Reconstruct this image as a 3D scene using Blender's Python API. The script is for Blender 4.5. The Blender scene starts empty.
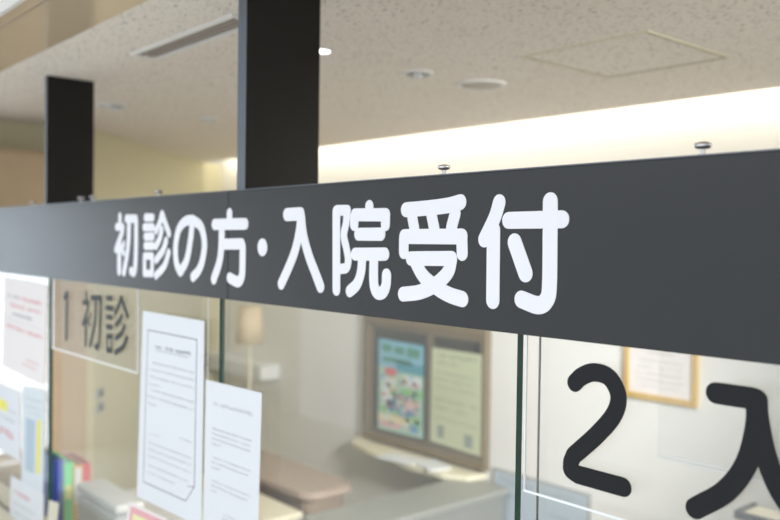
import bpy, bmesh, math, random
from mathutils import Vector, Matrix
from mathutils.geometry import tessellate_polygon

S = bpy.context.scene
COL = S.collection
random.seed(7)

# ------------------------------------------------------------------ camera
EYE = Vector((0.0, -1.03, 2.02))          # eye 1.03 m in front of the sign plane (Y = 0)
FPX = 832.4
Xc = Vector((722, -27, 832)).normalized()  # world axes as seen by the lens
Yc = Vector((960, 4, -832))
Yc = (Yc - Xc * Yc.dot(Xc)).normalized()
Zc = Xc.cross(Yc)
M = Matrix((Xc, Yc, Zc))                   # camera -> world rotation (rows = world axes in camera frame)
cam_d = bpy.data.cameras.new('camera')
cam = bpy.data.objects.new('camera', cam_d)
COL.objects.link(cam)
cam.matrix_world = Matrix.Translation(EYE) @ M.to_4x4()
cam_d.sensor_width = 36.0
cam_d.lens = FPX / 780 * 36.0
cam_d.clip_start = 0.02
cam_d.clip_end = 60
cam_d.dof.use_dof = True
cam_d.dof.focus_distance = 1.40
cam_d.dof.aperture_fstop = 2.7
S.camera = cam

# ------------------------------------------------------------------ world, lights, exposure
S.view_settings.view_transform = 'Standard'
S.view_settings.look = 'None'
S.view_settings.gamma = 1
S.view_settings.exposure = 0.0
W = bpy.data.worlds.new('world')
S.world = W
W.use_nodes = True
W.node_tree.nodes['Background'].inputs[0].default_value = (0.86, 0.93, 1.0, 1)
W.node_tree.nodes['Background'].inputs[1].default_value = 1.32


def area(name, loc, sx, sy, power, color, rot=(0, 0, 0)):
    l = bpy.data.lights.new(name, 'AREA')
    l.shape = 'RECTANGLE'; l.size = sx; l.size_y = sy; l.energy = power; l.color = color
    o = bpy.data.objects.new(name, l); COL.objects.link(o)
    o.location = loc; o.rotation_euler = rot
    return o


# added office fill spots, out-of-frame ceiling light and the hidden cove tubes that wash the back wall
def spot(name, loc, to, power, size, color, soft=0.30):
    l = bpy.data.lights.new(name, 'SPOT'); l.energy = power; l.spot_size = math.radians(size); l.spot_blend = 0.8
    l.color = color; l.shadow_soft_size = soft
    o = bpy.data.objects.new(name, l); COL.objects.link(o); o.location = loc
    o.rotation_euler = (Vector(to) - Vector(loc)).to_track_quat('-Z', 'Y').to_euler()


spot('office_fill_spot', (0.1, 0.75, 2.45), (-3.7, 1.9, 1.0), 680, 56, (0.98, 0.96, 0.93))  # unseen spot added to brighten the far part of the back wall
spot('office_fill_spot', (-0.1, 0.45, 2.45), (-4.3, 0.7, 1.0), 200, 40, (1.0, 0.94, 0.86))  # second added fill spot, aimed at the left end of the office
area('office_ceiling_light', (0.6, 1.2, 2.60), 1.2, 0.3, 8, (1.0, 0.95, 0.89))
area('cove_tube_light', (-1.1, 2.19, 2.76), 9.5, 0.03, 25, (1.0, 0.93, 0.74), (math.radians(36), 0, 0))
area('hall_fill_light', (-1.3, -2.0, 2.93), 3.4, 0.8, 44, (0.93, 0.97, 1.0))  # unseen area light placed to brighten the white lettering

# ------------------------------------------------------------------ helpers


def at(px, py, Y=None, X=None, Z=None):
    """the point of the plane Y=, X= or Z= seen at photo pixel (px, py)"""
    d = M @ Vector((px - 390, 260 - py, -FPX))
    if Y is not None: t = (Y - EYE.y) / d.y
    elif X is not None: t = (X - EYE.x) / d.x
    else: t = (Z - EYE.z) / d.z
    return EYE + d * t


_m = {}


def mat(name, col, rough=0.6, metal=0.0, noise=0.0, nscale=30, bump=0.0, spec=0.5, emit=None, es=0.0):
    if name in _m: return _m[name]
    m = bpy.data.materials.new(name); m.use_nodes = True
    nt = m.node_tree; b = nt.nodes['Principled BSDF']
    b.inputs['Roughness'].default_value = rough
    b.inputs['Metallic'].default_value = metal
    b.inputs['Specular IOR Level'].default_value = spec
    c = (*col, 1)
    b.inputs['Base Color'].default_value = c
    if noise or bump:
        tc = nt.nodes.new('ShaderNodeTexCoord'); n = nt.nodes.new('ShaderNodeTexNoise')
        n.inputs['Scale'].default_value = nscale; n.inputs['Detail'].default_value = 4
        nt.links.new(tc.outputs['Object'], n.inputs['Vector'])
        mx = nt.nodes.new('ShaderNodeMix'); mx.data_type = 'RGBA'
        mx.inputs[6].default_value = tuple(v * (1 - noise) for v in col) + (1,)
        mx.inputs[7].default_value = tuple(min(1, v * (1 + noise)) for v in col) + (1,)
        nt.links.new(n.outputs['Fac'], mx.inputs[0]); nt.links.new(mx.outputs[2], b.inputs['Base Color'])
        if bump:
            bp = nt.nodes.new('ShaderNodeBump'); bp.inputs['Strength'].default_value = bump
            bp.inputs['Distance'].default_value = 0.002
            nt.links.new(n.outputs['Fac'], bp.inputs['Height']); nt.links.new(bp.outputs[0], b.inputs['Normal'])
    if emit:
        b.inputs['Emission Color'].default_value = (*emit, 1); b.inputs['Emission Strength'].default_value = es
    _m[name] = m
    return m


def clear(name, tint, ior=1.5, rough=0.0):
    """clear sheet: Fresnel mirror over see-through"""
    m = bpy.data.materials.new(name); m.use_nodes = True
    nt = m.node_tree; nt.nodes.clear()
    out = nt.nodes.new('ShaderNodeOutputMaterial'); mx = nt.nodes.new('ShaderNodeMixShader')
    fr = nt.nodes.new('ShaderNodeFresnel'); fr.inputs[0].default_value = ior
    tr = nt.nodes.new('ShaderNodeBsdfTransparent'); tr.inputs[0].default_value = (*tint, 1)
    gl = nt.nodes.new('ShaderNodeBsdfGlossy'); gl.inputs['Roughness'].default_value = rough
    ge = nt.nodes.new('ShaderNodeNewGeometry'); mr = nt.nodes.new('ShaderNodeMapRange')   # same mirror strength at both faces of the sheet
    mr.inputs['To Min'].default_value = ior; mr.inputs['To Max'].default_value = 1 / ior
    nt.links.new(ge.outputs['Backfacing'], mr.inputs['Value']); nt.links.new(mr.outputs[0], fr.inputs[0])
    nt.links.new(fr.outputs[0], mx.inputs[0]); nt.links.new(tr.outputs[0], mx.inputs[1])
    nt.links.new(gl.outputs[0], mx.inputs[2]); nt.links.new(mx.outputs[0], out.inputs[0])
    return m


def link(name, bm, m, parent=None, smooth=False, bevel=0.0, **props):
    me = bpy.data.meshes.new(name)
    bmesh.ops.recalc_face_normals(bm, faces=bm.faces)
    bm.to_mesh(me); bm.free()
    for k in (m if isinstance(m, (list, tuple)) else [m]): me.materials.append(k)
    if smooth:
        for p in me.polygons: p.use_smooth = True
    o = bpy.data.objects.new(name, me); COL.objects.link(o)
    if parent is not None:
        o.parent = parent
        o.matrix_parent_inverse = Matrix.Translation(-parent_loc(parent))
    if bevel:
        b = o.modifiers.new('bevel', 'BEVEL'); b.width = bevel; b.segments = 2; b.limit_method = 'ANGLE'
    for k, v in props.items(): o[k] = v
    return o


def parent_loc(p):
    return Vector(p.location) if p.type == 'EMPTY' else Vector((0, 0, 0))


def box(bm, x0, y0, z0, x1, y1, z1, mi=0):
    vs = [bm.verts.new((x, y, z)) for x in (x0, x1) for y in (y0, y1) for z in (z0, z1)]
    fs = []
    for q in ((0, 1, 3, 2), (4, 6, 7, 5), (0, 4, 5, 1), (2, 3, 7, 6), (0, 2, 6, 4), (1, 5, 7, 3)):
        f = bm.faces.new([vs[i] for i in q]); f.material_index = mi; fs.append(f)
    return fs


def B(*a):
    bm = bmesh.new(); box(bm, *a); return bm


def prism(bm, pts, axis, a, b):
    """extrude 2-D outline pts along axis from a to b; axis 'y': pts=(x,z); 'z': pts=(x,y); 'x': pts=(y,z)"""
    def v(p, t):
        return {'y': (p[0], t, p[1]), 'z': (p[0], p[1], t), 'x': (t, p[0], p[1])}[axis]
    A = [bm.verts.new(v(p, a)) for p in pts]; Bv = [bm.verts.new(v(p, b)) for p in pts]
    n = len(pts)
    tri = tessellate_polygon([[Vector((p[0], p[1], 0)) for p in pts]])
    for t in tri:
        bm.faces.new([A[i] for i in t]); bm.faces.new([Bv[i] for i in reversed(t)])
    for i in range(n):
        j = (i + 1) % n
        bm.faces.new((A[i], A[j], Bv[j], Bv[i]))


def lathe(bm, prof, c, n=28, M4=None):
    """profile [(r, z)] turned about the vertical through c"""
    rings = []
    for r, z in prof:
        ring = []
        for k in range(n):
            a = 2 * math.pi * k / n
            ring.append(bm.verts.new((c[0] + r * math.cos(a), c[1] + r * math.sin(a), c[2] + z)))
        rings.append(ring)
    for i in range(len(rings) - 1):
        for k in range(n):
            bm.faces.new((rings[i][k], rings[i][(k + 1) % n], rings[i + 1][(k + 1) % n], rings[i + 1][k]))
    bm.faces.new(rings[0]); bm.faces.new(list(reversed(rings[-1])))


def catmull(pts, n=8):
    if len(pts) < 3: return pts
    P = [2 * pts[0] - pts[1]] + pts + [2 * pts[-1] - pts[-2]]
    out = []
    for i in range(1, len(P) - 2):
        p0, p1, p2, p3 = P[i - 1:i + 3]
        for k in range(n):
            t = k / n
            out.append(0.5 * ((2 * p1) + (p2 - p0) * t + (2 * p0 - 5 * p1 + 4 * p2 - p3) * t * t + (-p0 + 3 * p1 - 3 * p2 + p3) * t ** 3))
    out.append(pts[-1])
    return out


def stroke(bm, pts, w, y, th):
    """a round-ended brush stroke of width w in the plane Y = y, th thick towards the viewer; pts = Vector((x, z))"""
    r = w / 2
    if len(pts) == 1:
        outline = [(pts[0].x + r * math.cos(a * math.pi / 16), pts[0].y + r * math.sin(a * math.pi / 16)) for a in range(32)]
        prism(bm, outline, 'y', y, y - th); return
    def nrm(d): return Vector((-d.y, d.x)).normalized()
    L, R = [], []
    for i, p in enumerate(pts):
        d = (pts[min(i + 1, len(pts) - 1)] - pts[max(i - 1, 0)])
        n = nrm(d)
        if 0 < i < len(pts) - 1:
            d1 = (pts[i] - pts[i - 1]).normalized()
            k = max(0.6, n.dot(nrm(d1)))
        else: k = 1
        L.append(p + n * r / k); R.append(p - n * r / k)
    # quads + round caps, as one outline
    d0 = (pts[1] - pts[0]).normalized(); a0 = math.atan2(-d0.y, -d0.x)
    d1 = (pts[-1] - pts[-2]).normalized(); a1 = math.atan2(d1.y, d1.x)
    vsL = [(bm.verts.new((p.x, y - th, p.y)), bm.verts.new((p.x, y, p.y))) for p in L]
    vsR = [(bm.verts.new((p.x, y - th, p.y)), bm.verts.new((p.x, y, p.y))) for p in R]
    for i in range(len(pts) - 1):
        a, b, c, d = vsL[i][0], vsL[i + 1][0], vsR[i + 1][0], vsR[i][0]
        bm.faces.new((a, b, c, d))
        bm.faces.new((vsL[i][0], vsL[i][1], vsL[i + 1][1], vsL[i + 1][0]))
        bm.faces.new((vsR[i][0], vsR[i + 1][0], vsR[i + 1][1], vsR[i][1]))
    for (c, a, l, rr) in ((pts[0], a0, vsL[0], vsR[0]), (pts[-1], a1, vsR[-1], vsL[-1])):
        arc = [(l[0], l[1])]
        # from l side round to r side (clockwise or not, whichever passes the cap direction)
        sa = math.atan2(l[0].co.z - c.y, l[0].co.x - c.x)
        da = (a - sa + math.pi) % (2 * math.pi) - math.pi
        sg = 1 if da > 0 else -1
        for k in range(1, 9):
            t = sa + sg * math.pi * k / 9
            q = (c.x + r * math.cos(t), c.y + r * math.sin(t))
            arc.append((bm.verts.new((q[0], y - th, q[1])), bm.verts.new((q[0], y, q[1]))))
        arc.append((rr[0], rr[1]))
        bm.faces.new([v[0] for v in arc])
        for k in range(len(arc) - 1):
            try: bm.faces.new((arc[k][0], arc[k + 1][0], arc[k + 1][1], arc[k][1]))
            except ValueError: pass


def glyph(name, crop, strokes, w, Y, m, parent, step=0.00005, trim=0.17, **props):
    """one written character; strokes are traced centre lines, each (smooth?, points[, width])"""
    x0, y0, s = crop
    bm = bmesh.new()
    for i, st in enumerate(strokes):
        sm, pts = st[0], st[1]
        ww = st[2] if len(st) > 2 else w
        v = []
        for (u, q) in pts:
            p = at(x0 + u / s, y0 + q / s, Y=Y); v.append(Vector((p.x, p.z)))
        if len(v) > 1 and trim:                     # round caps reach past the traced ends: pull the ends back
            for e, f_ in ((0, 1), (-1, -2)):
                d = v[f_] - v[e]; L_ = d.length
                v[e] = v[e] + d / L_ * min(trim * ww * abs(d.y) / L_, L_ * 0.3)
        if sm: v = catmull(v)
        stroke(bm, v, ww, Y, 0.0006 + step * i)
    return link(name, bm, m, parent, **props)


def empty(name, loc, label=None, cat=None, group=None, kind=None):
    o = bpy.data.objects.new(name, None); COL.objects.link(o)
    o.location = loc; o.empty_display_size = 0.05
    if label: o['label'] = label
    if cat: o['category'] = cat
    if group: o['group'] = group
    if kind: o['kind'] = kind
    return o


def tag(o, label, cat, group=None):
    o['label'] = label; o['category'] = cat
    if group: o['group'] = group
    return o


def struct(name, bm, m, **k):
    return link(name, bm, m, kind='structure', **k)


# ------------------------------------------------------------------ materials
def ceiling_mat():
    m = mat('pitted ceiling board', (0.60, 0.55, 0.475), 0.9)
    nt = m.node_tree; b = nt.nodes['Principled BSDF']
    tc = nt.nodes.new('ShaderNodeTexCoord')
    mp = nt.nodes.new('ShaderNodeMapping'); mp.inputs['Scale'].default_value = (34, 60, 36)
    mp.inputs['Rotation'].default_value = (0, 0, 0.5)
    n = nt.nodes.new('ShaderNodeTexNoise'); n.inputs['Scale'].default_value = 2.2; n.inputs['Detail'].default_value = 5
    n.inputs['Roughness'].default_value = 0.62; n.inputs['Distortion'].default_value = 0.5
    r = nt.nodes.new('ShaderNodeValToRGB')
    r.color_ramp.elements[0].position = 0.34; r.color_ramp.elements[0].color = (0.28, 0.24, 0.20, 1)
    r.color_ramp.elements[1].position = 0.43; r.color_ramp.elements[1].color = (0.84, 0.775, 0.70, 1)
    bp = nt.nodes.new('ShaderNodeBump'); bp.inputs['Strength'].default_value = 0.5; bp.inputs['Distance'].default_value = 0.003
    nt.links.new(tc.outputs['Object'], mp.inputs[0]); nt.links.new(mp.outputs[0], n.inputs['Vector'])
    nt.links.new(n.outputs['Fac'], r.inputs[0]); nt.links.new(r.outputs[0], b.inputs['Base Color'])
    nt.links.new(n.outputs['Fac'], bp.inputs['Height']); nt.links.new(bp.outputs[0], b.inputs['Normal'])
    return m


CEIL = ceiling_mat()
HATCHRIM = mat('hatch rim cream', (0.66, 0.60, 0.44), 0.5)
SOFFIT = mat('glossy tan soffit', (0.66, 0.53, 0.38), 0.13, noise=0.05, nscale=6)
WHITEP = mat('white paint', (0.80, 0.78, 0.75), 0.5)
WALL = mat('off white wall', (0.82, 0.81, 0.79), 0.8, noise=0.02, nscale=12, bump=0.1)
WALLY = mat('warm cream wall', (0.57, 0.53, 0.36), 0.8, noise=0.02, nscale=12, bump=0.1)
FLOOR = mat('pale vinyl floor', (0.74, 0.72, 0.68), 0.35, noise=0.06, nscale=8)
SIGN = mat('charcoal powder coat', (0.022, 0.0235, 0.025), 0.36, noise=0.08, nscale=700, bump=0.05, spec=0.42)
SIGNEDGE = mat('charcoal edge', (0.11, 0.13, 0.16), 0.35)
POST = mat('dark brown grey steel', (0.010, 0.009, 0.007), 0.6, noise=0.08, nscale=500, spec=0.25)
POSTF = mat('lit steel face', (0.11, 0.13, 0.16), 0.4)  # paler copy of the post steel: light on these faces put into the colour
VINYL = mat('white vinyl lettering', (0.86, 0.86, 0.91), 0.5)
BLACKV = mat('black vinyl lettering', (0.006, 0.007, 0.009), 0.5, spec=0.3)
CHROME = mat('brushed chrome', (0.62, 0.60, 0.60), 0.22, 1.0)
GLASS = clear('clear glass', (0.975, 0.985, 0.978))
GEDGE = mat('dark green glass edge', (0.010, 0.060, 0.045), 0.15)
ACRYL = clear('clear acrylic', (0.988, 0.988, 0.985), 1.49)
AEDGE = mat('acrylic edge glint', (0.92, 0.94, 0.97), 0.25)  # near-white colour stands in for light caught in the clear edges
PAPER = mat('white paper', (0.76, 0.785, 0.83), 0.6)
PAPERW = mat('warm white paper', (0.86, 0.80, 0.79), 0.6)
INK = mat('grey ink', (0.30, 0.31, 0.34), 0.7)
INKL = mat('pale grey ink', (0.58, 0.58, 0.61), 0.7)
INKR = mat('red ink', (0.75, 0.22, 0.24), 0.7)
INKB = mat('black ink', (0.10, 0.11, 0.12), 0.7)
YEL = mat('yellow print', (0.85, 0.78, 0.12), 0.6)
PINK = mat('pink print', (0.80, 0.42, 0.45), 0.6)
CREAM = mat('cream laminate', (0.74, 0.69, 0.54), 0.4)
TAUPE = mat('taupe laminate', (0.42, 0.33, 0.27), 0.45, noise=0.06, nscale=20)
TAUPED = mat('taupe edge', (0.32, 0.25, 0.20), 0.5)
WOOD = mat('tan cabinet laminate', (0.46, 0.34, 0.215), 0.5, noise=0.06, nscale=10)
WOODD = mat('brown window frame', (0.21, 0.16, 0.09), 0.5)
DARK = mat('dark interior', (0.03, 0.027, 0.022), 0.5)
GREYP = mat('grey plastic', (0.42, 0.43, 0.42), 0.5)
GREYD = mat('dark grey plastic', (0.09, 0.09, 0.09), 0.5)
WPLAS = mat('white plastic', (0.74, 0.75, 0.75), 0.45)
GOLD = mat('gold frame', (0.62, 0.40, 0.10), 0.4, 0.0)
BOARD = mat('pale blue board', (0.50, 0.58, 0.66), 0.4)
GLOW = mat('lit lamp', (1, 1, 1), 0.5, emit=(1.0, 0.96, 0.88), es=5)

# ------------------------------------------------------------------ setting
HC = 2.633           # ceiling height
XL = -5.95          # far left corner
YC = at(520, 121.5, Z=HC).y     # edge of ceiling at the cove
YB = YC + 0.15      # back wall
print('cove', YC, at(198, 163, Z=HC), at(94, 139, Z=HC))
xs = at(0, 72, Z=HC).y
ys = at(0, 15, Z=HC).y
bm = bmesh.new()
box(bm, -6.4, xs, HC, 5, YC, HC + 0.03)
struct('ceiling', bm, CEIL)
struct('trim_1', B(-8, ys, HC, 5, xs, HC + 0.03), SOFFIT)                 # glossy strip over the sign
bm = bmesh.new(); box(bm, -8, ys - 0.012, HC - 0.006, 5, ys, HC + 0.03)
struct('trim_2', bm, WHITEP)
struct('ceiling_hall', B(-8, -4.5, HC + 0.34, 5, ys - 0.012, HC + 0.37), WHITEP)
struct('wall_bulkhead', B(-8, ys - 0.012, HC + 0.03, 5, ys, HC + 0.34), WHITEP)
struct('wall_cove', B(-6.4, YC - 0.02, HC + 0.03, 5, YC, HC + 0.10), WHITEP)
struct('ceiling_cove', B(-6.4, YC - 0.02, HC + 0.18, 5, YB, HC + 0.20), WHITEP)
struct('floor', B(-8, -4.5, -0.05, 5, YB + 0.1, 0), FLOOR)
struct('wall_back', B(-6.4, YB, 0, 5, YB + 0.1, HC + 0.18), WALL)
bm = bmesh.new()
prism(bm, [(-4.66, -0.15), (-4.66, 0.80), (XL, YC), (XL, YB), (XL - 0.1, YB), (XL - 0.1, YC), (-4.76, 0.76), (-4.76, -0.15)], 'z', 0, HC)
struct('wall_left', bm, WALLY)
bm = bmesh.new()
box(bm, -8.1, -4.5, 0, -8, -0.15, 0.05); box(bm, -8.1, -4.5, 2.5, -8, -0.15, HC + 0.34); box(bm, -8.1, -4.5, 0.05, -8, -1.75, 2.5)
struct('wall_hall_left', bm, WHITEP)
bm = bmesh.new(); box(bm, -8.06, -1.75, 0.05, -8.05, -0.15, 2.5)
struct('hall_glow_panel', bm, mat('glowing panel for the sign reflection', (.8, .9, 1), .5, emit=(0.80, 0.90, 1.0), es=4.0))  # emissive panel added so its reflection brightens the left end of the sign
bm = bmesh.new()
for yy in (-1.75, -0.97, -0.19): box(bm, -8.04, yy, .05, -7.99, yy + .04, 2.5)
struct('trim_3', bm, GREYP)
struct('trim_4', B(-8, at(0, 29, Z=HC).y - .003, HC - .0006, -1.0, at(0, 29, Z=HC).y + .001, HC), TAUPED)
struct('wall_office_front_left', B(-8, -0.15, 0, -4.66, -0.05, HC), WHITEP)

# service counter that carries the glass screen
bm = bmesh.new()
box(bm, -4.3, -0.25, 0.86, 1.6, 0.12, 0.90)
ct = link('reception_counter', bm, CREAM, bevel=0.004)
tag(ct, 'long cream counter top that carries the glass screens', 'counter')
link('counter_front', B(-4.3, -0.12, 0, 1.6, 0.06, 0.86), WHITEP, ct)

# ------------------------------------------------------------------ overhead sign
ZT = 0.5 * (at(237, 191.0, Y=0).z + at(640, 160, Y=0).z)
ZB = 0.5 * (at(200, 296.5, Y=0).z + at(640, 348.5, Y=0).z)
BD = 0.05
sign = empty('overhead_sign', (-1.2, 0.0, ZB), 'long charcoal overhead sign with white lettering, on two dark posts above the glass screens', 'sign')
seam = at(228, 240, Y=0).x


def beam_part(x0, x1):
    bm = bmesh.new()
    box(bm, x0, 0, ZB, x1, 0.003, ZT)                    # face sheet
    box(bm, x0, 0.003, ZT - 0.003, x1, BD, ZT)           # folded top
    box(bm, x0, 0.003, ZB, x1, BD, ZB + 0.003)           # folded bottom
    box(bm, x0, BD - 0.003, ZB + 0.003, x1, BD, ZT - 0.003)
    return bm


link('sign_panel', beam_part(-4.33, seam - 0.0012), SIGN, sign, bevel=0.0012)
link('sign_panel', beam_part(seam + 0.0012, 1.3), SIGN, sign, bevel=0.0012)
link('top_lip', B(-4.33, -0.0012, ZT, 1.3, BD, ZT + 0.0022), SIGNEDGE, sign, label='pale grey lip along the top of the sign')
link('seam_backing', B(seam - 0.03, 0.003, ZB + 0.003, seam + 0.03, 0.006, ZT - 0.003), SIGN, sign)


def post(pl, pf, pr, BD):
    """front-left, front-right and rear pixels columns at the beam top"""
    x0 = at(pl, 190, Y=BD).x; x1 = at(pf, 190, Y=BD).x
    # depth from the rear edge of the side face
    d = M @ Vector((pr - 390, 260 - 100, -FPX))
    y1 = EYE.y + d.y * (x1 / d.x)
    bm = bmesh.new(); box(bm, x0, BD, ZB + .0035, x1, y1, HC)
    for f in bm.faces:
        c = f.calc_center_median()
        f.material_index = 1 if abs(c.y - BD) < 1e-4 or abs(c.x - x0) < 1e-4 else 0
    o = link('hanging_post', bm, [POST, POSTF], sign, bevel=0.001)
    print('post', x0, x1, BD, y1)
    return o


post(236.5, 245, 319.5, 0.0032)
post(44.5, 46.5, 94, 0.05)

# thumb screws standing on the top edge
for (px, py) in ((703, 147), (444, 170), (159, 195), (93, 199), (81, 200), (33, 204)):
    p = at(px, py + 4, Y=0.02); c = (p.x, 0.02, ZT + 0.0022)
    bm = bmesh.new()
    lathe(bm, [(0.0075, 0), (0.0075, 0.0022), (0.0035, 0.0024), (0.0035, 0.009)], c, 20)
    s = link('thumb_screw', bm, CHROME, sign, smooth=False)
    bm = bmesh.new()
    lathe(bm, [(0.003, 0.0088), (0.0098, 0.0105), (0.0115, 0.0135), (0.0108, 0.0170), (0.005, 0.019)], c, 20)
    link('screw_knob', bm, CHROME, s, smooth=True)

# lettering, traced stroke by stroke
A1 = (110, 200, 5.78); A1b = (110, 190, 4.727); A2 = (165, 200, 5.2); A3 = (250, 200, 5.2)
A4 = (325, 190, 4.522); A5 = (390, 185, 4.0); A6 = (470, 180, 3.714)
g = dict(Y=0.0, m=VINYL, parent=sign)
glyph('character', A1, [
    (0, [(58, 86), (58, 150)], 0.0235), (0, [(40, 155), (70, 155)], 0.024), (1, [(76, 152), (70, 190), (52, 240), (34, 290)], 0.024),
    (0, [(54, 230), (54, 420)], 0.028), (1, [(82, 245), (72, 285)], 0.018), (0, [(66, 270), (80, 310)], 0.020),
    (0, [(96, 108), (150, 108)], 0.025), (1, [(152, 112), (152, 250), (148, 370), (140, 418), (122, 410)], 0.026),
    (1, [(112, 120), (108, 240), (96, 340), (80, 424)], 0.026)], 0.024, **g)
glyph('character', A1b, [
    (0, [(169, 130), (202, 130)]), (0, [(163, 176), (203, 176)]), (0, [(168, 220), (203, 220)]), (0, [(168, 264), (203, 264)]),
    (0, [(164, 312), (200, 312)], 0.0215), (0, [(164, 312), (164, 394)], 0.0215), (0, [(200, 312), (200, 394)], 0.0215), (0, [(164, 394), (200, 394)], 0.0215),
    (1, [(247, 110), (238, 150), (217, 195)], 0.0225), (1, [(247, 110), (262, 155), (282, 210)], 0.0225),
    (1, [(247, 183), (236, 230), (217, 268)], 0.023), (1, [(268, 235), (252, 285), (218, 332)], 0.023), (1, [(280, 292), (258, 360), (217, 406)], 0.023)], 0.0235, **g)
glyph('character', A2, [
    (1, [(142, 118), (134, 200), (114, 310), (80, 376)], 0.027), (1, [(80, 376), (60, 325), (56, 240), (72, 155), (105, 112), (145, 103)], 0.027), (1, [(145, 103), (188, 140), (206, 225), (196, 310), (176, 365), (144, 402)], 0.027)], 0.026, **g)
glyph('character', A2, [
    (0, [(336, 60), (336, 120)]), (0, [(258, 127), (418, 124)], 0.028), (1, [(296, 130), (294, 230), (284, 320), (252, 418)], 0.028),
    (0, [(300, 230), (400, 228)], 0.027), (1, [(405, 232), (404, 330), (400, 395), (380, 425), (336, 404)], 0.027)], 0.026, **g)
glyph('character', A3, [(0, [(65, 246)], 0.041)], 0.04, **g)
glyph('character', A3, [
    (0, [(192, 76), (264, 72)], 0.029), (1, [(266, 78), (258, 160), (236, 260), (202, 350), (160, 442)], 0.027),
    (1, [(266, 72), (278, 180), (305, 285), (340, 378), (370, 458)], 0.027)], 0.027, **g)
glyph('character', A4, [
    (0, [(52, 88), (52, 460)], 0.0255), (0, [(56, 92), (102, 92)], 0.022), (1, [(102, 90), (96, 150), (86, 205), (98, 265), (106, 315), (98, 350), (72, 357)], 0.021),
    (0, [(201, 64), (201, 100)], 0.025), (0, [(133, 110), (133, 166)], 0.026), (0, [(136, 112), (276, 112)], 0.0255), (0, [(275, 110), (274, 166)], 0.026),
    (0, [(152, 200), (254, 200)], 0.0255), (0, [(137, 290), (272, 290)], 0.0255),
    (1, [(170, 300), (164, 370), (146, 425), (110, 460)], 0.025), (1, [(222, 300), (222, 420), (236, 462), (262, 462), (277, 430), (280, 375)], 0.026)], 0.025, **g)
glyph('character', A5, [
    (1, [(64, 99), (150, 92), (230, 82), (284, 68)], 0.0275), (0, [(88, 120), (100, 185)]), (0, [(165, 112), (180, 185)]), (0, [(264, 105), (244, 180)]),
    (0, [(56, 205), (56, 278)]), (0, [(58, 206), (288, 206)], 0.0275), (0, [(288, 206), (290, 284)]),
    (0, [(84, 294), (248, 294)], 0.0265), (1, [(249, 292), (232, 350), (180, 400), (120, 428), (52, 437)], 0.0275),
    (1, [(100, 305), (135, 365), (190, 412), (240, 440), (292, 457)], 0.028)], 0.026, **g)
glyph('character', A6, [
    (1, [(112, 74), (92, 140), (50, 228)], 0.027), (0, [(88, 175), (85, 458)], 0.029), (0, [(144, 150), (342, 146)], 0.0275),
    (0, [(163, 222), (210, 356)], 0.029), (1, [(299, 68), (298, 220), (296, 380), (288, 440), (255, 465), (190, 443)], 0.0285)], 0.0275, **g)

# ------------------------------------------------------------------ glass screens on the counter
GY0, GY1 = 0.016, 0.031
zc = 0.90


def sheet(bm, x0, x1, z0, z1, y0, y1, rim=True, lend=False):
    fs = box(bm, x0, y0, z0, x1, y1, z1)
    for f in fs:
        n = f.calc_center_median()
        if rim and abs(n.y - (y0 + y1) / 2) < 1e-5 and (n.x > x0 + 1e-5 or lend): f.material_index = 1


def xat(px, py=400, Y=GY0): return at(px, py, Y=Y).x


panes = [(-4.3, xat(48.5, 380), 'glass screen covered with pink and white notices, at the far left end'),
         (xat(58.5, 400), xat(219.5, 330), 'glass screen behind the number 1 plate and the bordered notice'),
         (xat(222, 330), xat(516, 430), 'wide glass screen between the letter sheet and the number 2 plate'),
         (xat(537, 430), 1.3, 'glass screen behind the number 2 acrylic plate')]
for (x0, x1, lab) in panes:
    bm = bmesh.new(); sheet(bm, x0, x1, zc, ZB, GY0, GY1)
    o = link('glass_screen', bm, [GLASS, GEDGE])
    tag(o, lab, 'glass panel', 'glass screens under the overhead sign')
    if x0 > -0.9: link('seal_strip', B(x0 - .0022, GY0 + .004, zc, x0, GY0 + .007, ZB), mat('brown seal', (.10, .085, .07), .5), o, label='thin brown sealing line')

# acrylic plates hanging below the sign
AY0, AY1 = 0.006, 0.011


def plate(pl, xr, pb, pyb, lab):
    x0 = at(pl, 350, Y=AY0).x
    z0 = at(pb, pyb, Y=AY0).z
    e = empty('acrylic_sign', (x0, AY0, z0), lab, 'sign', 'numbered acrylic plates under the overhead sign')
    bm = bmesh.new(); sheet(bm, x0, xr, z0, ZB, AY0, AY1, lend=True)
    link('acrylic_plate', bm, [ACRYL, AEDGE], e)
    link('edge_glint', B(x0, AY0 - .0004, z0 - .0002, xr, AY0, z0 + .0038), AEDGE, e, label='painted glint along the lower edge')
    link('edge_glint', B(x0, AY0 - .0004, z0 + .0038, x0 + .0016, AY0, ZB), AEDGE, e, label='painted glint along the left edge')
    return e


p1 = plate(52, at(137, 330, Y=AY0).x, 90, 359.5, 'clear acrylic plate with black number 1 and kanji, hanging at far left')
p2 = plate(526, 0.62, 526, 492, 'clear acrylic plate with black number 2 and kanji, at right')
g1 = dict(Y=AY0, m=BLACKV, parent=p1)
N1 = (50, 280, 6.5)
glyph('character', N1, [(0, [(92, 118), (112, 80)], 0.018), (0, [(112, 80), (106, 385)], 0.022)], 0.015, **g1)
glyph('character', N1, [
    (0, [(235, 80), (238, 125)]), (0, [(218, 146), (248, 142)]), (1, [(252, 145), (240, 210), (214, 290)]), (0, [(236, 235), (232, 425)]),
    (0, [(266, 215), (250, 262)], 0.010), (0, [(248, 265), (262, 300)], 0.010), (0, [(272, 116), (330, 116)]), (1, [(331, 118), (328, 260), (322, 390), (310, 440), (296, 430)]),
    (1, [(298, 125), (294, 260), (262, 430)])], 0.0185, **g1)
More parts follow.
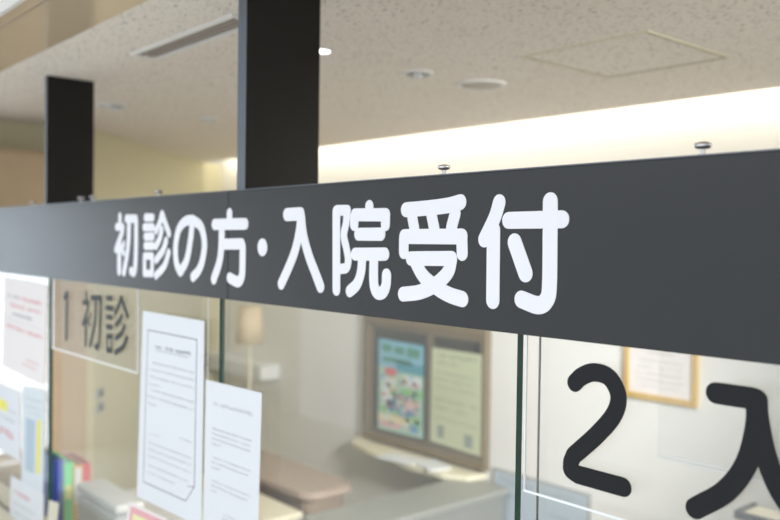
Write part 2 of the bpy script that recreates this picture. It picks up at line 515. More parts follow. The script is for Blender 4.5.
glyph('character', N1, [
    (0, [(372, 116), (400, 120)]), (0, [(368, 180), (408, 186)]), (0, [(372, 240), (402, 245)]), (0, [(372, 303), (402, 308)]),
    (0, [(374, 366), (402, 366)]), (0, [(374, 366), (374, 455)], 0.012), (0, [(402, 366), (400, 458)], 0.012), (0, [(374, 455), (400, 458)]),
    (1, [(463, 112), (448, 165), (424, 218)]), (1, [(463, 112), (482, 165), (506, 240)]),
    (1, [(468, 232), (455, 262), (430, 292)]), (1, [(485, 300), (465, 345), (430, 378)]), (1, [(502, 375), (475, 435), (426, 472)])], 0.0175, **g1)
g2 = dict(Y=AY0, m=BLACKV, parent=p2, trim=0)
N2 = (520, 320, 2.6)
N3 = (500, 300, 2.364)
glyph('character', N3, [(1, [(177, 196), (193, 181), (222, 171), (258, 183), (280, 225), (270, 270), (230, 318), (174, 368)], 0.0275), (0, [(174, 368), (168, 384)], 0.0275),
                        (0, [(168, 384), (167, 400)], 0.0285), (0, [(168, 402), (182, 412)], 0.0285), (0, [(182, 412), (291, 442)], 0.0285)], 0.027, **g2)
glyph('character', N2, [(0, [(510, 190), (606, 204)], 0.0285), (1, [(616, 208), (614, 280), (588, 375), (535, 445), (456, 490)], 0.0285),
                        (1, [(612, 206), (625, 290), (645, 370), (680, 450), (730, 520)], 0.0285)], 0.027, **g2)

# clear board behind the right-hand glass (its corner shows; two pale strips paint the glints of its bottom edge)
x0 = at(658, 420, Y=0.052).x; z0 = at(660, 458, Y=0.052).z
bm = bmesh.new(); sheet(bm, x0, 0.45, z0, ZB, 0.052, 0.060, rim=False)
o = link('acrylic_board', bm, [ACRYL, AEDGE])
link('board_glint', B(x0, .0512, z0, .45, .0520, z0 + .0016), AEDGE, o); link('board_glint', B(x0 + .010, .0512, z0 + .0052, .45, .0520, z0 + .0066), AEDGE, o); tag(o, 'clear acrylic board behind the right glass, with two painted glints along its lower edge', 'board')
x0 = at(136.5, 400, Y=0.0125).x; x1 = at(207, 400, Y=0.0125).x; z0 = at(136, 474, Y=0.0125).z
bm = bmesh.new(); sheet(bm, x0, x1, z0, ZB, 0.0125, 0.0155)
o = link('acrylic_board', bm, [ACRYL, AEDGE]); tag(o, 'narrow clear acrylic board just behind the bordered notice', 'board')

# ------------------------------------------------------------------ notices


def sheet_px(name, px, Y, m, parent=None, th=0.0006, sub=1, wav=0.0):
    """thin sheet with its corners at these pixels of plane Y, order TL TR BR BL"""
    P = [at(a, b, Y=Y) for a, b in px]
    bm = bmesh.new()
    nx = nz = sub
    F = []; K = []
    for j in range(nz + 1):
        r1 = []; r2 = []
        for i in range(nx + 1):
            u, v = i / nx, j / nz
            p = P[0] * (1 - u) * (1 - v) + P[1] * u * (1 - v) + P[2] * u * v + P[3] * (1 - u) * v
            dy = -abs(wav * (math.sin(u * 2.8 + v * 2.1) * 0.6 + 0.5 * math.sin(v * 5.0 + 1)) * v)
            r1.append(bm.verts.new((p.x, Y - th + dy, p.z))); r2.append(bm.verts.new((p.x, Y + dy, p.z)))
        F.append(r1); K.append(r2)
    for j in range(nz):
        for i in range(nx):
            bm.faces.new((F[j][i], F[j][i + 1], F[j + 1][i + 1], F[j + 1][i]))
            bm.faces.new((K[j][i], K[j + 1][i], K[j + 1][i + 1], K[j][i + 1]))
    for i in range(nx):
        bm.faces.new((F[0][i], K[0][i], K[0][i + 1], F[0][i + 1])); bm.faces.new((F[nz][i], F[nz][i + 1], K[nz][i + 1], K[nz][i]))
    for j in range(nz):
        bm.faces.new((F[j][0], F[j + 1][0], K[j + 1][0], K[j][0])); bm.faces.new((F[j][nx], K[j][nx], K[j + 1][nx], F[j + 1][nx]))
    return link(name, bm, m, parent, smooth=False), P


def uv(P, u, v):
    return P[0] * (1 - u) * (1 - v) + P[1] * u * (1 - v) + P[2] * u * v + P[3] * (1 - u) * v


def quad(bm, P, u0, v0, u1, v1, Y, th=0.0003):
    pts = [uv(P, u0, v0), uv(P, u1, v0), uv(P, u1, v1), uv(P, u0, v1)]
    prism(bm, [(p.x, p.z) for p in pts], 'y', Y, Y - th)


def text_rows(name, P, rows, Y, m, parent, aspect=0.62):
    """rows of small unreadable print: (u0, u1, v, height)"""
    bm = bmesh.new()
    W_ = (P[1] - P[0]).length; H_ = (P[3] - P[0]).length
    for (u0, u1, v, h) in rows:
        step = h * H_ / W_
        u = u0
        while u < u1:
            if random.random() > 0.07:
                for k in range(3):
                    if random.random() < 0.5:
                        vv = v + random.random() * h * 0.8
                        quad(bm, P, u, vv, u + step * random.uniform(.45, .85), vv + h * 0.16, Y)
                    else:
                        uu = u + random.random() * step * 0.65
                        quad(bm, P, uu, v + h * random.uniform(0, .3), uu + step * 0.16, v + h * random.uniform(.7, 1), Y)
            u += step
    return link(name, bm, m, parent)


NY = 0.0045
# bordered notice
o, P = sheet_px('notice_sheet', [(143, 310.5), (204.5, 321), (201.5, 527), (137, 496)], NY, PAPER, sub=10)
tag(o, 'white notice with a thin black border and underlined heading, left of the plain letter', 'notice')
fy = NY - 0.0007
bm = bmesh.new()
for q in ((.10, .095, .90, .099), (.10, .905, .78, .909), (.10, .095, .106, .909), (.893, .095, .90, .82)): quad(bm, P, *q, fy)
a, b2 = uv(P, .895, .82), uv(P, .78, .905)
stroke(bm, [Vector((a.x, a.z)), Vector((b2.x, b2.z))], .002, fy, .0003)
stroke(bm, [Vector((uv(P, .80, .83).x, uv(P, .80, .83).z)), Vector((uv(P, .895, .82).x, uv(P, .895, .82).z))], .0015, fy, .0003)
link('printed_border', bm, INKB, o, label='thin black border line')
text_rows('heading', P, [(.25, .78, .165, .022)], fy, INKB, o)
bm = bmesh.new(); quad(bm, P, .25, .192, .78, .195, fy); link('underline', bm, INK, o)
text_rows('printed_text', P, [(.2, .86, .255, .014), (.14, .86, .292, .014), (.16, .86, .33, .014), (.14, .35, .37, .014), (.2, .86, .40, .014),
    (.14, .86, .437, .014), (.14, .28, .475, .014), (.18, .34, .63, .012), (.66, .84, .60, .013), (.18, .84, .68, .012), (.16, .84, .715, .012), (.16, .84, .75, .012),
    (.16, .8, .80, .012), (.16, .6, .84, .012)], fy, INKL, o)
# plain letter
o, P = sheet_px('letter_sheet', [(206, 379.5), (262, 393), (257, 575), (203, 545)], NY, PAPER, sub=8)
tag(o, 'white letter sheet with faint grey text, right of the bordered notice', 'notice')
text_rows('heading', P, [(.16, .86, .118, .026)], fy, INKL, o)
text_rows('printed_text', P, [(.16, .84, .27, .015), (.14, .84, .30, .015), (.14, .84, .33, .015), (.14, .3, .36, .015), (.18, .84, .44, .014), (.14, .8, .47, .014), (.14, .3, .50, .014),
    (.16, .84, .58, .014), (.14, .84, .61, .014), (.14, .25, .64, .014), (.4, .6, .75, .014), (.36, .82, .775, .016)], fy, INKL, o)
# card with red border at the bottom
o, P = sheet_px('notice_card', [(129, 501.5), (168, 519), (166, 560), (124, 540)], 0.0035, PAPERW)
tag(o, 'white card with a pink border and yellow panel, under the bordered notice', 'card')
bm = bmesh.new(); quad(bm, P, .07, .08, .97, .95, .0028); link('pink_border', bm, PINK, o, label='pink border of the card')
bm = bmesh.new(); quad(bm, P, .15, .24, .9, .9, .0024); link('yellow_panel', bm, mat('cream yellow print', (.85, .80, .45), .6), o, label='pale yellow panel of the card')

# notices on the far-left glass
NG = 0.0150
o, P = sheet_px('notice_sheet', [(4, 277), (47.5, 286), (45, 387), (2, 366)], NG, PAPERW, sub=8)
tag(o, 'pinkish notice with red and grey print, topmost on the far left glass', 'notice')
text_rows('printed_text', P, [(.12, .35, .17, .045), (.25, .7, .355, .04)], NG - .0007, INK, o)
text_rows('red_text', P, [(.38, .88, .17, .045), (.18, .86, .26, .045), (.10, .92, .50, .045), (.5, .8, .86, .02), (.6, .85, .80, .02)], NG - .0007, INKR, o)
bm = bmesh.new(); quad(bm, P, .05, .445, .95, .449, NG - .0007); link('rule_line', bm, INKL, o)
o, P = sheet_px('notice_sheet', [(-24, 372), (20, 393), (20, 461), (-26, 436)], NG, PAPER)
tag(o, 'white notice with yellow and red marks, cut off by the left picture edge', 'notice')
bm = bmesh.new(); quad(bm, P, .5, .22, .74, .38, NG - .0007); link('yellow_mark', bm, YEL, o)
text_rows('red_text', P, [(.2, .92, .62, .13)], NG - .0007, INKR, o)
text_rows('printed_text', P, [(.2, .9, .45, .05), (.76, .95, .3, .06)], NG - .0007, INKL, o)
o, P = sheet_px('notice_sheet', [(23, 385), (46, 391.5), (43, 500), (21, 488)], NG, mat('pale blue paper', (.70, .76, .80), .6))
tag(o, 'pale blue notice with a yellow green stripe beside the green glass edge', 'notice')
bm = bmesh.new(); quad(bm, P, .68, .28, .84, .78, NG - .0007); link('yellow_stripe', bm, YEL, o)
bm = bmesh.new(); quad(bm, P, .18, .30, .60, .8, NG - .0007); link('blue_panel', bm, mat('blue print', (.45, .56, .66), .6), o)
text_rows('printed_text', P, [(.12, .85, .10, .03), (.12, .85, .17, .03), (.3, .85, .23, .02)], NG - .0007, INKL, o)
o, P = sheet_px('notice_sheet', [(11, 475), (44, 494), (43, 560), (9, 540)], NG - 0.002, PAPER)
tag(o, 'white notice with a red heading at the bottom left of the glass', 'notice')
text_rows('red_text', P, [(.12, .62, .17, .08)], NG - .0027, INKR, o)
text_rows('printed_text', P, [(.1, .8, .36, .05), (.1, .8, .5, .05)], NG - .0027, INKL, o)
o, P = sheet_px('small_card', [(49, 500), (59, 503), (55, 545), (46, 540)], 0.0035, mat('beige card', (.72, .68, .56), .6))
tag(o, 'small beige card at the foot of the green glass edge', 'card')

# ------------------------------------------------------------------ ceiling fittings
zc_ = HC
# inspection hatch
c = [at(520, 57, Z=HC), at(645, 30.5, Z=HC), at(731.5, 57, Z=HC), at(608, 77.7, Z=HC)]
hx0 = (c[0].x + c[3].x) / 2; hx0, hx1 = min((c[0].x + c[1].x) / 2, (c[2].x + c[3].x) / 2), max((c[0].x + c[1].x) / 2, (c[2].x + c[3].x) / 2)
hx0, hx1 = min(p.x for p in c), max(p.x for p in c); hy0, hy1 = min(p.y for p in c), max(p.y for p in c)
print('hatch', [tuple(round(v, 2) for v in p) for p in c])
h = empty('ceiling_hatch', ((hx0 + hx1) / 2, (hy0 + hy1) / 2, HC), 'square pitted access hatch with a thin cream rim in the ceiling', 'hatch')
bm = bmesh.new(); r = .012
box(bm, hx0, hy0, HC - .003, hx1, hy0 + r, HC); box(bm, hx0, hy1 - r, HC - .003, hx1, hy1, HC)
box(bm, hx0, hy0 + r, HC - .003, hx0 + r, hy1 - r, HC); box(bm, hx1 - r, hy0 + r, HC - .003, hx1, hy1 - r, HC)
link('hatch_rim', bm, HATCHRIM, h)
link('hatch_shadow_line', B(hx0 + r, hy0 + r, HC - .0006, hx1 - r, hy1 - r, HC), mat('hatch gap shade', (.16, .14, .10), .8), h); r += .008  # dark sheet; its visible border paints the shadow line inside the rim
link('hatch_panel', B(hx0 + r, hy0 + r, HC - .0012, hx1 - r, hy1 - r, HC), CEIL, h)
# slot diffuser
a = at(130, 53, Z=HC); b = at(154.5, 59, Z=HC)
print('slot', a, b)
sy0, sy1 = min(a.y, b.y), max(a.y, b.y); sx0 = a.x; sx1 = at(262, 20, Z=HC).x
v = empty('air_slot', ((sx0 + sx1) / 2, (sy0 + sy1) / 2, HC), 'long narrow white framed air slot in the ceiling behind the tall post', 'air vent')
bm = bmesh.new(); r = .014
box(bm, sx0, sy0, HC - .008, sx1, sy0 + r, HC); box(bm, sx0, sy1 - r, HC - .008, sx1, sy1, HC)
box(bm, sx0, sy0 + r, HC - .008, sx0 + r, sy1 - r, HC); box(bm, sx1 - r, sy0 + r, HC - .008, sx1, sy1 - r, HC)
link('slot_frame', bm, WHITEP, v)
link('slot_backing', B(sx0 + r, sy0 + r, HC - .001, sx1 - r, sy1 - r, HC), mat('slot shade', (.20, .17, .15), .6), v)
my = (sy0 + sy1) / 2
for k in (-1, 1):
    link('slot_blade', B(sx0 + r, my + k * .012 - .004, HC - .006, sx1 - r, my + k * .012 + .004, HC - .001), mat('slot blade grey', (.42, .36, .31), .5), v)


def fitting(px, py, wpx, lab, name, cat, style):
    p = at(px, py, Z=HC); q = at(px + wpx / 2, py, Z=HC); dist = (p - EYE).length
    R = wpx / 2 / FPX * dist
    e = empty(name, (p.x, p.y, HC), lab, cat, 'round ceiling fittings')
    c = (p.x, p.y, HC)
    bm = bmesh.new()
    n = 36
    # ring: torus-like turned profile
    prof = [(R, 0), (R, -.004), (R * .93, -.009), (R * .82, -.008), (R * .80, -.001)]
    rings = [[bm.verts.new((c[0] + rr * math.cos(2 * math.pi * k / n), c[1] + rr * math.sin(2 * math.pi * k / n), c[2] + z)) for k in range(n)] for rr, z in prof]
    for i in range(len(rings)):
        A_, B_ = rings[i], rings[(i + 1) % len(rings)]
        for k in range(n): bm.faces.new((A_[k], A_[(k + 1) % n], B_[(k + 1) % n], B_[k]))
    link('trim_ring', bm, WHITEP, e, smooth=True)
    bm = bmesh.new()
    if style == 'speaker':
        lathe(bm, [(R * .79, -.0005), (R * .79, -.006), (R * .5, -.010), (R * .01, -.011)], c, n)
        link('grille', bm, mat('grille cream', (.50, .47, .40), .6), e, smooth=True)
    else:
        lathe(bm, [(R * .79, -.0004), (R * .79, -.002), (R * .01, -.0025)], c, n)
        link('reflector', bm, {'lit': GLOW, 'dim': mat('reflector grey', (.28, .26, .24), .3), 'twin': mat('reflector tan', (.36, .32, .28), .3)}[style], e)
        if style != 'lit':
            for s in ((-1, 1) if style == 'twin' else (0,)):
                bm = bmesh.new(); cc = (c[0] - s * R * .45, c[1] + s * R * .45, HC)
                lathe(bm, [(R * .26, -.002), (R * .28, -.010), (R * .18, -.018), (R * .03, -.020)], cc, 20)
                link('lamp', bm, WPLAS, e, smooth=True)
    return R


fitting(320, 49.5, 26, 'lit white downlight half hidden by the tall post', 'ceiling_downlight', 'downlight', 'lit')
fitting(418, 72.5, 31, 'unlit small round downlight between the lit downlight and the large round speaker', 'ceiling_downlight', 'downlight', 'dim')
fitting(481, 84, 50, 'large flat round ceiling speaker nearest the square hatch', 'ceiling_speaker', 'speaker', 'speaker')
fitting(112, 105, 31, 'round downlight with two pale lamps right of the far left post', 'ceiling_downlight', 'downlight', 'twin')
fitting(208, 118, 20, 'tiny faint round fitting left of the tall post, near the cove', 'ceiling_downlight', 'downlight', 'dim')
l = bpy.data.lights.new('downlight_beam', 'SPOT'); l.energy = 12; l.spot_size = 1.6; l.spot_blend = .6; l.color = (1, .92, .78); l.shadow_soft_size = .05
lo = bpy.data.objects.new('downlight_beam', l); COL.objects.link(lo); q = at(320, 49.5, Z=HC); lo.location = (q.x, q.y, HC - .03)

# ------------------------------------------------------------------ pass-through window on the back wall
FY = YB - 0.045
wx0 = at(362, 380, Y=FY).x; wx1 = at(485, 400, Y=FY).x
wz0 = at(366, 437, Y=FY).z; wz1 = at(366, 302, Y=FY).z
print('window', wx0, wx1, wz0, wz1)
w = empty('service_window', ((wx0 + wx1) / 2, FY, wz0), 'brown framed sliding service window with two posters, on the back wall', 'window')
t = .05
bm = bmesh.new()
box(bm, wx0, FY, wz0, wx0 + t, YB, wz1); box(bm, wx1 - t * .5, FY, wz0, wx1, YB, wz1)
box(bm, wx0 + t, FY, wz1 - .13, wx1 - t * .5, YB, wz1); box(bm, wx0 + t, FY, wz0, wx1 - t * .5, YB, wz0 + .04)
link('window_frame', bm, WOODD, w, bevel=.003)
link('window_recess', B(wx0 + t, YB - .004, wz0 + .04, wx1 - t * .5, YB, wz1 - .13), DARK, w, label='dark space behind the panes')
ix0, ix1 = wx0 + t, wx1 - t * .5; mid = at(427, 400, Y=FY).x
for (a, b_, yy) in ((ix0, mid + .02, YB - .020), (mid - .02, ix1, YB - .034)):
    bm = bmesh.new(); r = .028
    box(bm, a, yy, wz0 + .04, a + r, yy + .012, wz1 - .13); box(bm, b_ - r, yy, wz0 + .04, b_, yy + .012, wz1 - .13)
    box(bm, a + r, yy, wz0 + .04, b_ - r, yy + .012, wz0 + .04 + r); box(bm, a + r, yy, wz1 - .13 - r, b_ - r, yy + .012, wz1 - .13)
    s = link('sash', bm, mat('sash brown', (.20, .16, .10), .45), w)
    link('window_pane', B(a + r, yy + .004, wz0 + .04 + r, b_ - r, yy + .007, wz1 - .13 - r), GLASS, s)
# posters on the sashes
PY = YB - .036
o, P = sheet_px('poster', [(379, 338), (424, 346), (423, 439), (378, 428)], PY, mat('pale green poster', (.42, .62, .52), .5))
tag(o, 'blue and green picture poster with a red oval, left in the service window', 'poster')
cols = dict(sky=(.25, .52, .66), teal=(.10, .36, .46), red=(.72, .16, .16), white=(.75, .80, .82), green=(.28, .60, .22), cream=(.78, .70, .45), blue=(.15, .32, .62), pink=(.75, .45, .48), dgreen=(.10, .30, .22))
for nm, cc, rc in (('header', 'sky', [(0, 0, 1, .30)]), ('headline', 'dgreen', [(.08, .05, .30, .13), (.36, .06, .58, .14), (.64, .05, .92, .15), (.1, .19, .75, .24)]),
                   ('banner', 'teal', [(.4, .22, 1, .33)]), ('cloud', 'white', [(.10, .42, .38, .72), (.62, .36, .95, .46)]), ('lower_band', 'cream', [(.0, .82, .7, .9)]),
                   ('picture', 'green', [(.55, .50, .98, .58), (.05, .74, .45, .80), (.6, .80, .95, .86)]), ('figures', 'pink', [(.58, .60, .92, .70), (.05, .9, .5, .96)]),
                   ('blue_marks', 'blue', [(.18, .66, .34, .78), (.62, .72, .86, .80), (.72, .88, .9, .96)])):
    bm = bmesh.new()
    for k, r4 in enumerate(rc): quad(bm, P, *r4, PY - .0007 - (.0003 if nm in ('headline', 'banner') else 0), .0003)
    link(nm, bm, mat('print ' + cc, cols[cc], .6), o)
for cc in ('white', 'dgreen', 'red', 'blue', 'green', 'cream', 'pink'):
    bm = bmesh.new()
    for k in range(16):
        u0 = random.uniform(.04, .86); v0 = random.uniform(.36, .93); quad(bm, P, u0, v0, u0 + random.uniform(.03, .11), v0 + random.uniform(.012, .045), PY - .0010, .0003)
    link('small_print', bm, mat('print ' + cc, cols[cc], .6), o)
bm = bmesh.new(); q = uv(P, .28, .345)
prism(bm, [(q.x + .058 * math.cos(k * .3142), q.z + .026 * math.sin(k * .3142)) for k in range(20)], 'y', PY - .0010, PY - .0014)
link('red_oval', bm, mat('print red', cols['red'], .6), o)
PY2 = YB - .040
o, P = sheet_px('poster', [(432, 347), (482, 355), (481, 457), (430, 441)], PY2, mat('yellow green poster', (.58, .62, .42), .5))
tag(o, 'pale yellow green text poster, right in the service window', 'poster')
text_rows('printed_text', P, [(.15, .9, .05, .04), (.1, .5, .13, .03), (.08, .9, .24, .025), (.08, .8, .31, .025), (.08, .9, .39, .02), (.1, .9, .52, .03), (.1, .7, .60, .03), (.08, .9, .72, .02)], PY2 - .0007, mat('green ink', (.22, .27, .18), .7), o)
bm = bmesh.new(); quad(bm, P, .15, .8, .28, .93, PY2 - .0007); quad(bm, P, .68, .82, .84, .95, PY2 - .0007); link('picture', bm, mat('olive print', (.30, .34, .30), .6), o)
# bowed sill
bm = bmesh.new()
prism(bm, [(wx0 - .03, YB), (wx0 - .05, YB - .07), (wx0 + .03, YB - .14), (wx0 + .27, YB - .20), (wx0 + .60, YB - .22), (wx1 - .17, YB - .20), (wx1 - .04, YB - .13), (wx1 - .01, YB)], 'z', wz0 - .055, wz0 - .02)
o = link('window_shelf', bm, mat('pale cream laminate', (.80, .76, .60), .4), bevel=.006); tag(o, 'cream bow fronted shelf under the service window', 'shelf')
zs = wz0 - .02
for i, (px, py, wd, dp, rz, lab) in enumerate(((400, 459, .24, .15, .2, 'larger loose white paper on the cream window shelf'), (432, 466, .20, .14, -.3, 'smaller white paper at the right on the cream window shelf'))):
    p = at(px, py, Z=zs)
    bm = bmesh.new(); box(bm, -wd / 2, -dp / 2, 0, wd / 2, dp / 2, .006 + .004 * i)
    for vt in bm.verts: vt.co = Matrix.Rotation(rz, 3, 'Z') @ vt.co + Vector((p.x, p.y, zs))
    o = link('loose_paper', bm, PAPER); tag(o, lab, 'paper', 'papers on the window shelf')
p = at(468, 464, Z=zs)
bm = bmesh.new(); box(bm, p.x - .06, p.y - .02, zs, p.x + .06, p.y + .03, zs + .03); box(bm, p.x - .05, p.y - .015, zs + .03, p.x + .03, p.y + .02, zs + .045)
o = link('desk_stamp_box', bm, GREYP, bevel=.003); tag(o, 'small grey box at the right end of the window shelf', 'box')

# framed certificate
CY = YB - .02
cP = [(622, 338), (698, 350), (697, 410), (622, 393)]
x0 = at(623, 370, Y=CY).x; x1 = at(697, 380, Y=CY).x; z0 = at(660, 402.5, Y=CY).z; z1 = z0 + .30
f = empty('framed_certificate', ((x0 + x1) / 2, CY, z0), 'gold framed white certificate on the back wall behind number 2', 'picture frame')
bm = bmesh.new(); r = .029
box(bm, x0, CY, z0, x0 + r, YB, z1); box(bm, x1 - r, CY, z0, x1, YB, z1); box(bm, x0 + r, CY, z0, x1 - r, YB, z0 + r); box(bm, x0 + r, CY, z1 - r, x1 - r, YB, z1)
link('gold_frame', bm, GOLD, f, bevel=.003)
link('certificate_paper', B(x0 + r, CY + .008, z0 + r, x1 - r, CY + .010, z1 - r), PAPERW, f)
PP = [Vector((x0 + r, 0, z1 - r)), Vector((x1 - r, 0, z1 - r)), Vector((x1 - r, 0, z0 + r)), Vector((x0 + r, 0, z0 + r))]
text_rows('printed_text', PP, [(.3, .7, .2, .05), (.15, .85, .36, .04), (.15, .85, .48, .04), (.15, .85, .60, .04), (.15, .85, .72, .04), (.2, .8, .84, .03)], CY + .0075, INK, f)

# pale blue board low on the wall
x0 = at(493, 490, Y=YB - .02).x; x1 = at(590, 505, Y=YB - .02).x; z1 = at(493, 467, Y=YB - .02).z
o = empty('wall_board', ((x0 + x1) / 2, YB - .02, z1 - .6), 'pale blue board with a thin grey frame low on the back wall', 'board')
link('board_face', B(x0 + .012, YB - .016, z1 - .6, x1 - .012, YB, z1 - .012), BOARD, o)
bm = bmesh.new(); box(bm, x0, YB - .02, z1 - .6, x0 + .012, YB, z1); box(bm, x1 - .012, YB - .02, z1 - .6, x1, YB, z1); box(bm, x0 + .012, YB - .02, z1 - .012, x1 - .012, YB, z1)
link('board_frame', bm, GREYP, o)
PP = [Vector((x0, 0, z1)), Vector((x1, 0, z1)), Vector((x1, 0, z1 - .6)), Vector((x0, 0, z1 - .6))]
text_rows('marks', PP, [(.1, .4, .08, .03), (.1, .3, .2, .03), (.65, .85, .07, .03), (.6, .8, .25, .03)], YB - .0165, mat('blue grey ink', (.32, .38, .45), .6), o)

# ------------------------------------------------------------------ office furniture


def rounded(x0, y0, x1, y1, r, n=6):
    pts = []
    for cx, cy, a in ((x1 - r, y1 - r, 0), (x0 + r, y1 - r, 90), (x0 + r, y0 + r, 180), (x1 - r, y0 + r, 270)):
        for k in range(n + 1):
            t_ = math.radians(a + 90 * k / n); pts.append((cx + r * math.cos(t_), cy + r * math.sin(t_)))
    return pts


d = empty('side_table', (-3.8, 1.44, 0), 'taupe side table with rounded corners in front of the white wall', 'table')
bm = bmesh.new(); prism(bm, rounded(-4.30, 1.29, -3.25, 1.60, .09), 'z', .765, .80); link('table_top', bm, TAUPE, d, bevel=.006)
bm = bmesh.new(); prism(bm, rounded(-4.26, 1.32, -3.29, 1.57, .07), 'z', .69, .765); link('apron', bm, TAUPED, d)
for (x, y) in ((-4.23, 1.36), (-4.23, 1.53), (-3.33, 1.36), (-3.33, 1.53)):
    link('leg', B(x - .025, y - .025, 0, x + .025, y + .025, .69), TAUPED, d, bevel=.004)

d = empty('grey_shade_block', (-3.0, 1.7, 0), 'low grey block in place of the dark reflected area below the service window', 'desk')  # made-up block; its grey stands in for a dark area in the glass reflection
link('desk_top', B(-3.17, 1.20, .71, -2.86, YB - .02, .74), mat('grey shade top', (.33, .34, .32), .5), d, bevel=.004)
link('desk_panel', B(-3.15, 1.24, 0, -2.88, YB - .04, .71), mat('grey shade side', (.26, .27, .26), .6), d)

d = empty('cream_desk', (-3.7, 1.1, 0), 'narrow cream desk edge in front of the taupe side table', 'desk')
link('desk_top', B(-4.1, 1.02, .71, -3.22, 1.24, .74), CREAM, d, bevel=.004)
link('desk_panel', B(-4.05, 1.06, 0, -3.25, 1.20, .71), TAUPE, d)

# tall cabinet at the left wall
zct = at(20, 149.5, X=-4.36).z; cy1 = at(87, 420, X=-4.36).y
d = empty('tall_cabinet', (-4.5, .3, 0), 'tall tan wooden cabinet at the far left behind the post', 'cabinet')
link('cabinet_body', B(-4.655, -.04, 0, -4.37, cy1, zct), WOOD, d, bevel=.004)
ym = (-.04 + cy1) / 2 - .12
link('door', B(-4.37, -.035, .08, -4.352, ym - .002, zct - .02), WOOD, d, bevel=.003)
link('door', B(-4.37, ym + .002, .08, -4.352, cy1 - .004, zct - .02), WOOD, d, bevel=.003)

# wall switches on the slanted wall
wa, wb = Vector((-4.66, .80, 0)), Vector((XL, YC, 0))
dn = (wb - wa).normalized(); nn = Vector((dn.y, -dn.x, 0))
if nn.x < 0: nn = -nn
for i, (px, py, lab) in enumerate(((99, 393, 'upper dark wall switch beside the tan cabinet'), (99, 407, 'lower dark wall switch beside the tan cabinet'))):
    ray = M @ Vector((px - 390, 260 - py, -FPX))
    tt = (wa - EYE).dot(nn) / ray.dot(nn); p = EYE + ray * tt
    bm = bmesh.new(); box(bm, -.045, 0, -.03, .045, .012, .03)
    R3 = Matrix((dn, nn, Vector((0, 0, 1)))).transposed()
    for vt in bm.verts: vt.co = R3 @ vt.co + p
    o = link('wall_switch', bm, GREYP); tag(o, lab, 'switch', 'switches on the slanted wall')
    bm = bmesh.new(); box(bm, -.02, .012, -.018, .02, .018, .018)
    for vt in bm.verts: vt.co = R3 @ vt.co + p
    link('rocker', bm, GREYD, o)

# desk with files, left
DZ = .76
d = empty('file_desk', (-3.6, .45, 0), 'white desk that carries the coloured folders and the white printer', 'desk')
link('desk_top', B(-4.0, .26, DZ - .03, -2.5, .98, DZ), WPLAS, d, bevel=.004)
for (x, y) in ((-3.95, .31), (-2.55, .31), (-3.95, .93), (-2.55, .93)):
    link('leg', B(x - .02, y - .02, 0, x + .02, y + .02, DZ - .03), GREYP, d)


def folder(px, pt, wpx, dz, nm, col, lab, X=-3.6, depth=.24, spine=(.8, .8, .8), extra=None):
    a = at(px, pt, X=X); b_ = at(px + wpx, pt, X=X)
    y0, y1 = a.y, b_.y
    z1 = a.z
    e = empty(nm, (X, y0, DZ), lab, 'folder', 'coloured folders standing on the white desk')
    m_ = mat('folder ' + lab.split()[0], col, .5)
    bm = bmesh.new(); t_ = .004
    box(bm, X - depth, y0, DZ, X, y0 + t_, z1); box(bm, X - depth, y1 - t_, DZ, X, y1, z1); box(bm, X - t_, y0 + t_, DZ, X, y1 - t_, z1)
    link('cover', bm, m_, e)
    link('pages', B(X - depth + .01, y0 + t_ + .001, DZ + .01, X - t_ - .002, y1 - t_ - .001, z1 - .012), PAPER, e)
    if extra:
        link('spine_label', B(X, y0 + .006, z1 - extra[1], X + .0006, y1 - .006, z1 - extra[0]), extra[2], e)


folder(57, 461, 6.5, 0, 'file_folder', (.01, .06, .45), 'blue folder leftmost in the row on the desk')
folder(64, 463, 9, 0, 'file_folder', (.16, .80, .26), 'green folder second from left in the row', extra=(.10, .16, YEL))
folder(73.5, 466, 9.5, 0, 'file_folder', (.75, .32, .05), 'orange folder with a white spine label', extra=(.01, .17, WPLAS))
folder(83.5, 464, 7, 0, 'file_folder', (.62, .05, .07), 'red folder rightmost in the row on the desk')

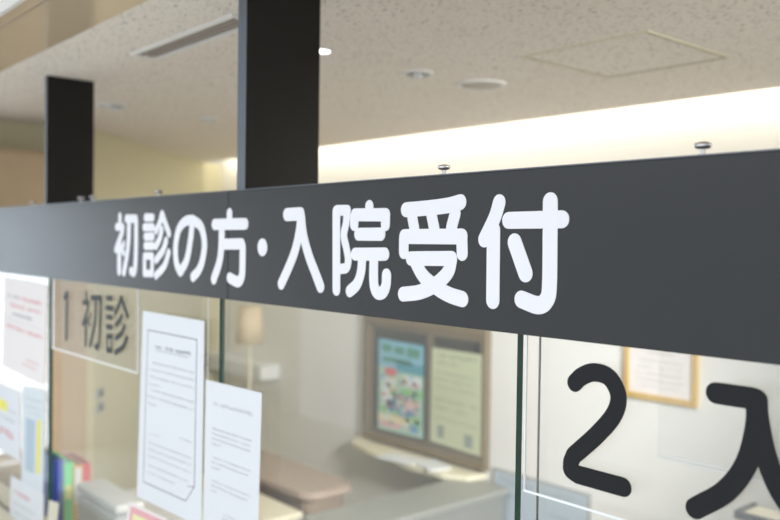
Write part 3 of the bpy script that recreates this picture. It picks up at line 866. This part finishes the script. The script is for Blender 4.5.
# white printer
d = empty('desk_printer', (-3.2, .72, DZ), 'white and grey desk printer seen blurred behind the glass', 'printer')
px0 = at(116, 470, X=-3.0); px1 = at(146, 470, X=-3.0)
link('printer_body', B(-3.4, px0.y, DZ, -3.0, px1.y, DZ + .22), mat('printer grey', (.52, .54, .55), .5), d, bevel=.02)
link('scanner_lid', B(-3.4, px0.y, DZ + .223, -3.0, px1.y, DZ + .26), WPLAS, d, bevel=.012)
link('output_tray', B(-3.0, px0.y + .05, DZ + .08, -2.9, px1.y - .05, DZ + .095), WPLAS, d)
link('control_panel', B(-3.0, px0.y + .04, DZ + .15, -2.99, px0.y + .12, DZ + .2), GREYP, d)

# lamp with beige shade
LX, LY = at(250, 330, Y=1.85).x, 1.85
zt = at(250, 306, Y=1.85).z; zb = at(250, 343, Y=1.85).z
d = empty('floor_lamp', (LX, LY, 0), 'beige shaded lamp on a thin stem near the olive wall', 'lamp')
bm = bmesh.new(); lathe(bm, [(.11, 0), (.11, .02), (.02, .03)], (LX, LY, 0)); link('lamp_base', bm, CREAM, d)
bm = bmesh.new(); lathe(bm, [(.010, .03), (.010, zb + .02)], (LX, LY, 0), 12); link('lamp_pole', bm, CREAM, d)
bm = bmesh.new(); lathe(bm, [(.09, zb), (.075, zt)], (LX, LY, 0)); link('lamp_shade', bm, mat('beige shade', (.66, .55, .38), .8), d, smooth=True)

# white slab put in for a pale band reflected in the glass
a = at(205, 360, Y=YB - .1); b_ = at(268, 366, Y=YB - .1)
d = link('reflection_slab', B(a.x, YB - .16, b_.z - .10, b_.x, YB, b_.z), WPLAS, bevel=.004)
tag(d, 'short white slab in place of a reflected band above the letter sheet, behind the glass', 'shelf')

# tray at lower right
TZ = 1.05
a = at(734, 510, Z=TZ); b_ = at(770, 496, Z=TZ)
print('tray', a, b_)
d = empty('low_cabinet', (a.x + .2, (a.y + b_.y) / 2, TZ - .15), 'cream cabinet top with a dark grey rim at the lower right', 'cabinet')
link('cabinet_body', B(a.x + .006, a.y + .006, 0, a.x + 1.0, min(b_.y + .4, 2.1), TZ - .012), CREAM, d, bevel=.003)
bm = bmesh.new(); xx, yy0, yy1 = a.x, a.y, min(b_.y + .4, 2.1)
box(bm, xx, yy0, TZ - .03, xx + .014, yy1, TZ); box(bm, xx + .014, yy0, TZ - .03, a.x + 1.0, yy0 + .006, TZ)
link('rim', bm, GREYD, d)
